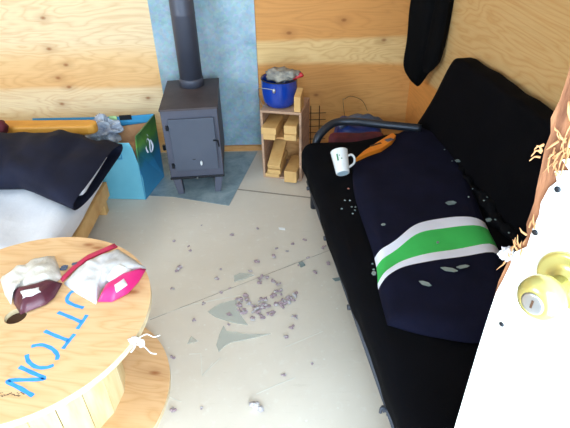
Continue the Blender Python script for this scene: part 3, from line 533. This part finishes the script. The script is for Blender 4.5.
# ---------------- snack pouches on the table ----------------
SH=(-.006,.008)
def pouch(label,silver,parts,m,h):
    c=sum((Vector((a,b,0)) for a,b in silver),Vector())/len(silver)
    e=empty('snack_pouch',(c.x,c.y,.4215),0,label,'pouch','open snack pouches on the spool table')
    rel=lambda P:[((a-c.x)*1.03+SH[0],(b-c.y)*1.03+SH[1]) for a,b in P]
    obj('foil_body',puff(bmesh.new(),rel(silver),.0015,h,8,.006,2),m,e,True)
    for nm,P,mm,z_,hh in parts: obj(nm,puff(bmesh.new(),rel(P),z_,hh,5,.002,5),mm,e,True)
    return e
pouch('open grey-beige snack pouch showing its maroon inside, beside the round hole in the table',D['p1_silver'],[('maroon_lining',D['p1_maroon'],'maroon',.004,.030),('label',D['p1_label'],'label',.030,.006)],'silver2',.034)
pouch('open silver snack pouch with crimson strip and hot pink front on the table',D['p2_silver'],[('crimson_strip',D['p2_strip'],'crimson',.001,.006),('pink_front',D['p2_pink'],'pink',.004,.030),('label',D['p2_label'],'label',.030,.006),('inner_lining',D['p2_inner'],'label',.018,.016)],'silver',.030)
for i,(a,b) in enumerate(D['crumb_table'][:3]):
    bm=blob(bmesh.new(),(0,0,.004),.010,i,(1.3,.8,.35),.7,2,2,flatz=.0005); o=obj('foil_scrap',bm,'greybag'); o.location=(a-.0,b,.4212)
    tag(o,['grey foil scrap nearest the maroon-lined pouch on the table','grey foil scrap just left of the crimson strip on the table','grey foil scrap behind the crimson strip on the table'][i],'scrap')
# ---------------- futon ----------------
FA=math.atan(.126)
fu=empty('futon_sofa',(.10,2.12,0),FA,'black futon sofa on a grey tubular frame along the right wall','sofa')
FM=Matrix.Translation(fu.location)@Matrix.Rotation(FA,4,'Z')
def fseat(p):
    p.y+=.16*max(0,p.x)/.7*max(0,min(1,(p.y+.35)/.4))
    # far end roll
    b_=math.exp(-((p.y-.03-.16*p.x/.7)/.10)**2)
    if p.z>.33: p.z+=.03*b_*math.exp(-((p.x-.05)/.16)**2)+.008*nz(p.x,p.y,0,6)
    p.x+=(-.006*math.sin(p.y*7)) if p.x<.2 else 0
    return p
bm=rbox(-.008,.74,-1.50,.06,.268,.40,.05,44,wr=.010,fs=9,fn=fseat); obj('seat_mattress',bm,'black_cloth',fu,True)
def fback(p):
    t_=(p.z-.40)/.42
    p.x+=.075*t_; p.y-=.17*max(0,t_)*max(0,min(1,(p.y+.5)/.6)); p.z-=.0*t_
    return p
bm=rbox(.635,.735,-1.50,.22,.385,.797,.022,40,wr=.010,fs=6,seed=4,fn=fback); obj('back_mattress',bm,'black_cloth',fu,True)
# crumpled strip in the crease
bm=bmesh.new(); P=[];
for i in range(181):
    t_=i/180; y_=.12-1.45*t_; P.append(Vector((.622+.006*math.sin(i*.17),y_,.410+.004*math.sin(i*.23))))
tube(bm,P,[.022+.003*math.sin(i*.7)+.006*nz(i*.13,0,0,1) for i in range(181)],16)
for v in bm.verts: v.co+=Vector((1,0,1))*.014*noise.noise(v.co*22)+Vector((.6,0,1))*.007*noise.noise(v.co*60)
obj('crumpled_cover',bm,'crease_cloth',fu,True)
fr=bmesh.new(); tube(fr,[(.016,-1.48,.258),(.016,-.03,.258)],.012,12); obj('front_rail',fr,'rail',fu,True)
obj('back_rail',tube(bmesh.new(),[(.72,-1.48,.262),(.72,.0,.262)],.014,12),'rail',fu,True)
for y_ in(-1.3,-.9,-.5,-.1): obj('slat',tube(bmesh.new(),[(-.005,y_,.262),(.72,y_,.262)],.010,8),'rail',fu,True)
obj('rail_clip',tube(bmesh.new(),spline([(-.020,-1.325,.285),(-.016,-1.32,.298),(-.004,-1.32,.294),(.008,-1.31,.275),(.010,-1.31,.245)],5),.0045,8),'rail',fu,True)
def arm(y0,name):
    Q=[(.160,2.25,0),(.160,2.25,.25),(.165,2.25,.38),(.19,2.27,.43),(.26,2.32,.462),(.35,2.32,.468),(.48,2.28,.468),(.68,2.23,.462)]
    P=spline([FM.inverted()@Vector(q_) for q_ in Q],8)
    obj(name,tube(bmesh.new(),P,.0205,14),'grey_tube',fu,True)
arm(.085,'arm_tube')
obj('leg',tube(bmesh.new(),[(.0,-1.44,.0),(.0,-1.44,.262)],.014,10),'rail',fu,True)
obj('leg',tube(bmesh.new(),[(.70,-1.44,.0),(.70,-1.44,.262)],.014,10),'rail',fu,True); obj('leg',tube(bmesh.new(),[(.70,.10,.0),(.70,.10,.262)],.014,10),'rail',fu,True)
# ---------------- navy blanket with green band ----------------
rows=[spline([(a,b,0) for a,b in r_],6) for r_ in D['blanket']]
nj=len(rows[0]); cols=[]
for j in range(nj):
    col=[]; K=[rows[i][j] for i in range(5)]
    col=spline(K,10); cols.append(col)
ni=len(cols[0])
def bz(i,j,p):
    e=min(j/3,(nj-1-j)/3,i/3,(ni-1-i)/3,1); e=math.sin(min(1,max(0,e))*PI/2)
    wr=.007*nz(p.x,p.y,0,6)+.004*math.sin((p.x*.5-p.y)*30+3*nz(p.x,p.y,0,5))*.6
    far=.010*math.exp(-((p.y-2.2)/.2)**2)
    return .412+(.026+wr)*e+far*e
P=[[Vector((cols[j][i].x,cols[j][i].y,bz(i,j,cols[j][i]))) for j in range(nj)] for i in range(ni)]
def bm_mat(i,j):
    t_=i-20
    if 0<=t_<10: return 2 if (t_<2 or t_>=8) else 1
    return 0
bm=bmesh.new(); V=grid(bm,P,mfun=bm_mat)
# underside
lowP=[[Vector((v.x,v.y,.4085)) for v in r_] for r_ in P]; V2=grid(bm,lowP)
def side(a,b,c_,d_): bm.faces.new((a,b,c_,d_))
for j in range(nj-1): side(V[0][j],V[0][j+1],V2[0][j+1],V2[0][j]); side(V[-1][j],V[-1][j+1],V2[-1][j+1],V2[-1][j])
for i in range(ni-1): 
    f1=bm.faces.new((V[i][0],V[i+1][0],V2[i+1][0],V2[i][0])); f1.material_index=bm_mat(i,0)
    f1=bm.faces.new((V[i][-1],V[i+1][-1],V2[i+1][-1],V2[i][-1])); f1.material_index=bm_mat(i,0)
o=obj('striped_blanket',bm,['navy_cloth','green_cloth','white_cloth'],smooth=True)
tag(o,'navy padded blanket with a green band edged in white, lying on the futon seat','blanket')
# ---------------- mug ----------------
ax=Vector((-.10,.80,.60)).normalized(); mb=Vector((.252,1.835,.445))
mg=empty('mug',mb,0,'tall white ceramic mug with a small green print, tipped over on the futon','mug')
amx=axis_mx((0,0,0),ax)
bm=lathe(bmesh.new(),[(.0,.003),(.022,.003),(.024,.0),(.0285,.002),(.030,.012),(.034,.06),(.0375,.103),(.0385,.106),(.036,.105),(.0325,.06),(.028,.010),(.0,.008)],36,amx); obj('cup',bm,'mug',mg,True)
bm=lathe(bmesh.new(),[(.0,.0005),(.0225,.0005),(.0225,.0032),(0,.0032)],30,amx); obj('base',bm,'mug_base_shade',mg)
hx_=(Vector((1,.15,0))-ax*Vector((1,.15,0)).dot(ax)).normalized()
P=spline([ax*.082+hx_*.034,ax*.086+hx_*.052,ax*.070+hx_*.062,ax*.045+hx_*.056,ax*.028+hx_*.030],7); obj('handle',tube(bmesh.new(),P,.0052,8),'mug',mg,True)
vdir=hx_.cross(ax); vdir=vdir if vdir.y<0 else -vdir
bm=bmesh.new()
for (aa,h0,h1,wd) in((-.55,.050,.080,.006),(-.30,.070,.074,.004),(-.1,.055,.058,.006)):
    dd=(vdir*math.cos(aa)+hx_*math.sin(aa)); tt=dd.cross(ax).normalized(); R0=.034
    c0=dd*.0350+ax*h0; c1=dd*.0372+ax*h1
    slab(bm,[c0-tt*wd/2,c0+tt*wd/2,c1+tt*wd/2,c1-tt*wd/2],dd*.0008)
obj('green_print',bm,'logo_green',mg)
# ---------------- orange packet ----------------
oc=D['orange']; c=sum((Vector((a,b,0)) for a,b in oc),Vector())/len(oc)
og=empty('orange_packet',(c.x,c.y,.445),0,'narrow orange plastic packet poking out behind the blanket on the futon','packet')
lift=lambda a,b:(a-c.x,b-c.y,.020+.0*(b-c.y))
obj('wrapper',slab(bmesh.new(),[lift(a,b) for a,b in oc],(0,0,-.022)),'orange',og,bev=.003)
oa=[(oc[2][0]*.6+oc[6][0]*.4,oc[2][1]*.6+oc[6][1]*.4),(oc[3][0]*.7+oc[5][0]*.3,oc[3][1]*.7+oc[5][1]*.3)]
bm=bmesh.new(); ribbon(bm,[(oc[1][0]*.5+oc[2][0]*.5-c.x,oc[1][1]*.5+oc[2][1]*.5-c.y),(oa[0][0]-c.x+.01,oa[0][1]-c.y+.01)],.012,.0202,.001); obj('dark_slot',bm,'hole',og)
bm=bmesh.new(); ribbon(bm,[(oc[5][0]*.55+oc[2][0]*.45-c.x,oc[5][1]*.55+oc[2][1]*.45-c.y),(oc[5][0]*.8+oc[3][0]*.2-c.x,oc[5][1]*.8+oc[3][1]*.2-c.y)],.024,.0202,.001); obj('grey_label',bm,'greybag',og)
# ---------------- bags behind the futon arm ----------------
bm=rbox(.30,.56,2.50,2.74,.0,.34,.07,16,wr=.02,fs=12,seed=3); o=obj('blue_bag',bm,['bluebag'],smooth=True); tag(o,'shiny blue plastic bag behind the futon arm tube','bag')
bm=tube(bmesh.new(),spline([(.32,2.56,.335),(.38,2.55,.385),(.46,2.55,.39),(.53,2.56,.36),(.56,2.58,.33)],6),.026,10,flat=.7)
for v in bm.verts: v.co+=Vector((0,0,1))*.012*noise.noise(v.co*30)
tag(obj('grey_sack',bm,'greybag',smooth=True),'grey-blue crumpled sack top behind the futon arm, above the blue bag','sack')
bm=rbox(.25,.55,2.375,2.475,.0,.345,.03,12,wr=.01,fs=9); tag(obj('red_bag',bm,'darkred',smooth=True),'dark red bag between the arm tube and the far end of the futon','bag')
P=spline([(.35,2.60,.375),(.36,2.78,.40),(.39,2.94,.345),(.43,2.945,.36),(.50,2.945,.33),(.54,2.95,.26)],8); tag(obj('thin_cable',tube(bmesh.new(),P,.0013,6),'dark_metal'),'thin dark wire looping up the plywood wall behind the futon arm','wire')
# ---------------- hanging jacket ----------------
jk=empty('hanging_jacket',(.79,2.72,1.45),0,'black jacket hanging near the corner above the futon','jacket')
def sleeve(c0,pts,name,nf=5,amp=.10,seed=0):
    """pts: (z, cx, cy, rx, ry)"""
    bm=bmesh.new(); seg=40; K=[]
    Z=spline([(p[1],p[2],p[0]) for p in pts],8); Rr=spline([(p[3],p[4],0) for p in pts],8); rr=[]
    ang=math.atan2(-.16,.16)
    for (p,q_) in zip(Z,Rr):
        ring=[]
        for k_ in range(seg):
            a=2*PI*k_/seg; f_=1+amp*math.sin(nf*a+seed+p.z*3)+.08*noise.noise(Vector((math.cos(a)*2,math.sin(a)*2,p.z*8+seed)))
            x=q_.x*math.cos(a)*f_; y=q_.y*math.sin(a)*f_
            ring.append(Vector((p.x-.79+x*math.cos(ang)-y*math.sin(ang),p.y-2.72+x*math.sin(ang)+y*math.cos(ang),p.z-1.45)))
        rr.append(ring+[ring[0]])
    V=grid(bm,rr); bm.faces.new(V[0][:seg]); bm.faces.new(V[-1][:seg][::-1]); bmesh.ops.remove_doubles(bm,verts=bm.verts[:],dist=1e-5)
    return obj(name,bm,'jacket',jk,True)
sleeve(0,[(1.50,.765,2.66,.05,.03),(1.2,.762,2.66,.085,.04),(.95,.758,2.665,.095,.042),(.78,.757,2.665,.095,.042),(.66,.748,2.67,.088,.04),(.60,.742,2.675,.070,.036),(.55,.748,2.67,.038,.025),(.52,.758,2.665,.008,.01)],'jacket_body',5,.08)
sleeve(0,[(1.45,.80,2.60,.03,.03),(1.1,.812,2.59,.045,.035),(.85,.808,2.585,.048,.038),(.70,.800,2.59,.046,.036),(.655,.792,2.60,.040,.03),(.615,.782,2.61,.018,.018)],'sleeve',3,.12,2)
bm=tube(bmesh.new(),[(.03,.0,.07),(.055,.01,.07)],.006,8); tube(bm,[(-.0,-.03,.052),(.0,-.03,.08)],.006,8)
obj('hanging_loop',tube(bmesh.new(),spline([(-.02,-.05,.03),(.02,-.01,.085),(.055,.0,.09)],5),.004,6),'jacket',jk); bm.free()
# ---------------- broken door ----------------
sc_=1.15
E0=Vector((.231*sc_,.40*sc_,0)); dv=Vector((.54,-.84,0)).normalized(); nv=Vector((-.84,-.54,0)).normalized()
dr=empty('door_1',E0,0,None,None,None,'structure')
# outline in (s,z): s along the door away from the latch edge
DT=1.95
def DP(s,z,o_=0): p=dv*s+nv*o_; return Vector((p.x,p.y,z))
random.seed(11)
core=[(0.0,.02)]
prof=[(.02,.0),(.6,.0),(.95,.0),(1.02,.001),(1.075,.0),(1.11,.004),(1.135,.0065),(1.155,.004),(1.17,-.001),(1.20,.0),(1.215,-.002),(1.24,-.004),(1.262,-.006),(1.28,-.004),(1.295,-.008),(1.315,-.004),(1.335,-.003),(1.36,-.003),(1.5,0),(DT,0)]
cut=lambda z:.013*max(0,min(1,(z-1.128)/.02))*(1-.5*max(0,min(1,(z-1.25)/.2)))
core=[(s+cut(z),z) for z,s in prof]
bm=slab(bmesh.new(),[DP(s,z,0) for s,z in core]+[DP(.72,DT),DP(.72,.02)],nv*-.036); obj('door_core',bm,'doorwood',dr)
skin=[(.02,.001),(.6,.001),(.95,.001),(1.03,.002),(1.06,.003),(1.085,.007),(1.11,.010),(1.13,.009),(1.145,.011),(1.17,.009),(1.19,.011),(1.205,.009),(1.225,.012),(1.236,.018),(1.245,.012),(1.252,.026),(1.26,.016),(1.268,.030),(1.276,.018),(1.285,.026),(1.295,.015),(1.305,.020),(1.315,.012),(1.335,.011),(1.36,.009),(1.40,.010),(1.5,.009),(DT,.009)]
bm=slab(bmesh.new(),[DP(s+cut(z),z,.0005) for z,s in skin]+[DP(.72,DT,.0005),DP(.72,.02,.0005)],nv*.003); obj('door_skin',bm,'white_paint',dr)
# splinters
bm=bmesh.new()
for i in range(46):
    z=random.choice([random.uniform(1.24,1.31),random.uniform(1.25,1.28),random.uniform(1.09,1.18)]); s=random.uniform(.002,.024) if z>1.2 else random.uniform(.0,.012)
    s+=cut(z); a=random.gauss(PI/2,.35) ; l=random.uniform(.006,.020); w2=random.uniform(.0005,.0012)
    p=DP(s,z,.002); q_=DP(s+math.cos(a)*l,z+math.sin(a)*l*(1 if random.random()<.5 else -1),.004+random.uniform(0,.006)); mid=p.lerp(q_,.5)+nv*.002
    tube(bm,[p,mid,q_],[w2*1.3,w2,w2*.2],5)
for i in range(6):
    z=1.262+random.uniform(-.012,.014); l=random.uniform(.005,.009)
    tube(bm,spline([DP(.006,z,.002),DP(.006-l*.6,z+random.uniform(-.004,.006),.004),DP(.006-l,z+random.uniform(-.008,.006),.006)],3),[.0012]*3+[.0008]*3+[.0003],5)
obj('splinters',bm,'splinter',dr)
bm=blob(bmesh.new(),tuple(DP(.002,1.122,.003)),.008,3,(1,.8,1.1),.8,3,3); obj('torn_chip',bm,'crumb_pale',dr)
# screws
for s,z in((.020,1.228),(.012,1.168),(.008,1.019)):
    bm=lathe(bmesh.new(),[(.0035,0),(.0035,.0012),(.002,.002)],12,axis_mx(DP(s+.014,z,.0034),nv)); obj('screw',bm,'dark_metal',dr,True)
for z,s1 in((1.019,.16),(1.011,.13),(1.168,.045)):  # smudged streaks at the screws, with a hardware shadow painted in
    bm=slab(bmesh.new(),[DP(.022,z-.001,.0036),DP(s1*.5,z-.0035,.0036),DP(s1,z-.001,.0036),DP(s1*.6,z+.002,.0036),DP(.03,z+.0035,.0036)],nv*.0003); obj('smudge_shadow_streak',bm,'smudge_shadow',dr)
# knob
kz=1.134; ks=.075
kn=empty('door_knob',(0,0,0)); kn.parent=dr; kn.location=DP(ks,kz,.0036)
mx=axis_mx((0,0,0),nv)
bm=lathe(bmesh.new(),[(.0,0),(.033,0),(.034,.002),(.033,.005),(.029,.0065),(.025,.0055),(.014,.008),(.012,.012),(.0,.012)],40,mx); obj('rosette',bm,'brass',kn,True)
bm=lathe(bmesh.new(),[(.011,.010),(.011,.026),(.0165,.030),(.0225,.037),(.0245,.046),(.0235,.054),(.0195,.060),(.013,.0625),(.0,.0625)],40,mx); obj('knob_ball',bm,'brass',kn,True)
bm=lathe(bmesh.new(),[(.0,.0622),(.0115,.0622),(.0125,.0632),(.0105,.0642),(.0,.0642)],28,mx); obj('lock_cylinder',bm,'steel',kn,True)
tt=Vector((0,0,1)); ss=dv
bm=slab(bmesh.new(),[nv*.0641-tt*.005-ss*.0012,nv*.0641-tt*.005+ss*.0012,nv*.0641+tt*.005+ss*.0012,nv*.0641+tt*.005-ss*.0012],nv*.0006); obj('keyhole',bm,'hole',kn)
# ---------------- glass and crumbs ----------------
def shard(P,z,name,label,m='glass',tk=.0025,grp=None,cat='glass shard',tilt=0):
    c=sum((Vector((a,b,0)) for a,b in P),Vector())/len(P)
    o=obj(name,slab(bmesh.new(),[(a-c.x,b-c.y,.0) for a,b in P],(0,0,tk)),m); o.location=(c.x,c.y,z); o.rotation_euler=(tilt,0,0); return tag(o,label,cat,grp)
shard(D['shard_A'],.001,'glass_shard','large leaf-shaped glass shard on the floor, half under the crumb cluster')
shard(D['shard_B'],.001,'glass_shard','long curved glass shard with a pointed tip, nearest the table side below the cluster')
shard(D['shard_C'],.001,'glass_shard','narrow glass shard on the floor just behind the crumb cluster')
shard(D['shard_D'],.001,'glass_shard','small triangular glass shard on the floor nearest the spool table')
shard(D['shard_E'],.001,'glass_shard','small bright white glass sliver on the floor in front of the crate','label')
shard(D['shard_F'],.001,'glass_shard','small pale glass chip on the floor right of the cluster','glass_chip')
shard(D['shard_G'],.001,'glass_shard','pale glass sliver on the floor close to the futon front','glass_chip')
nm=['clear glass shard on the navy blanket, above the green band','tiny glass sliver on the upper left of the navy blanket','clear glass shard on the navy blanket, lower left below the band','long glass shard just below the green band, left of its neighbour','long glass shard just below the green band, right of its neighbour','glass chip beside the left end of the green band','tiny white glass fleck on the upper middle of the blanket','small glass sliver on the dark crease of the futon, at its far part','small glass sliver on the dark crease level with the green band']
for i,(P,l_) in enumerate(zip(D['seat_shards'],nm)): shard(P,.445 if i<7 else .452,'glass_shard',l_,'glass_chip',.002,'glass shards on the futon')
def bit(p,z,r_,seed,m,name,label,cat,grp,flat=.6):
    bm=bmesh.new(); random.seed(seed)
    g=bmesh.ops.create_icosphere(bm,subdivisions=1,radius=r_)
    for v in bm.verts: v.co=Vector((v.co.x*random.uniform(.5,1.4),v.co.y*random.uniform(.5,1.4),v.co.z*flat*random.uniform(.5,1.3)))
    mz=min(v.co.z for v in bm.verts)
    for v in bm.verts: v.co.z-=mz
    o=obj(name,bm,m); o.location=(p[0],p[1],z); return tag(o,label,cat,grp)
for i,p in enumerate(D['seat_bits']):
    if i==9: bit(p,.402,.006,i,'pink_chip','pink_chip','small pinkish chip on the futon just below the mug','chip',None)
    else: bit(p,.402,.0045,i+50,'glass_chip','glass_fragment','small glass fragment on the front strip of the futon seat, left of the blanket','glass fragment','glass fragments along the seat front')
for i,p in enumerate(D['crease_bits']): bit(p,.446,.004,i+80,'glass_chip','glass_fragment','tiny glass fragment in the dark crease between futon seat and backrest','glass fragment','glass fragments in the crease')
def crumb(p,r_,seed,label,grp,pale=False):
    bm=bmesh.new(); random.seed(seed); n=random.randint(5,8)
    for i in range(n):
        a=random.uniform(0,2*PI); d=r_*random.uniform(0,.75); rr=r_*random.uniform(.3,.55)
        g=bmesh.ops.create_icosphere(bm,subdivisions=1,radius=rr); off=Vector((d*math.cos(a),d*math.sin(a)*.8,rr*.55+random.uniform(0,r_*.3)))
        mi=1 if random.random()<.3 else 0
        fs_=set()
        for v in g['verts']:
            v.co=Vector((v.co.x*random.uniform(.6,1.3),v.co.y*random.uniform(.6,1.3),v.co.z*random.uniform(.4,.8)))+off
            v.co.z=max(v.co.z,0); fs_.update(v.link_faces)
        for f_ in fs_: f_.material_index=mi
    o=obj('crumb',bm,['crumb','crumb_pale'] if not pale else ['crumb_pale','wax']); o.location=(p[0],p[1],.0009); return tag(o,label,'crumb',grp)
for i,p in enumerate(D['crumb_cluster']):
    for j_ in range(3):
        random.seed(i*7+j_); q_=(p[0]+random.uniform(-.014,.014),p[1]+random.uniform(-.016,.016))
        crumb(q_,random.uniform(.010,.0155),i*10+j_,'mauve-grey crumb in the dense cluster on the middle of the floor','crumbs clustered on the floor')
for i,p in enumerate(D['crumb_stray']):
    crumb(p,.0095+.005*((i*37%10)/10)+(.004 if i in(14,15,7,22) else 0),300+i,'stray mauve-grey crumb lying apart from the cluster on the floor','stray crumbs on the floor')
o=crumb(D['white_blob'],.030,999,'flattened white lump on the floor nearest the camera, below the shards',None,True); o.name='white_lump'; o['category']='lump'
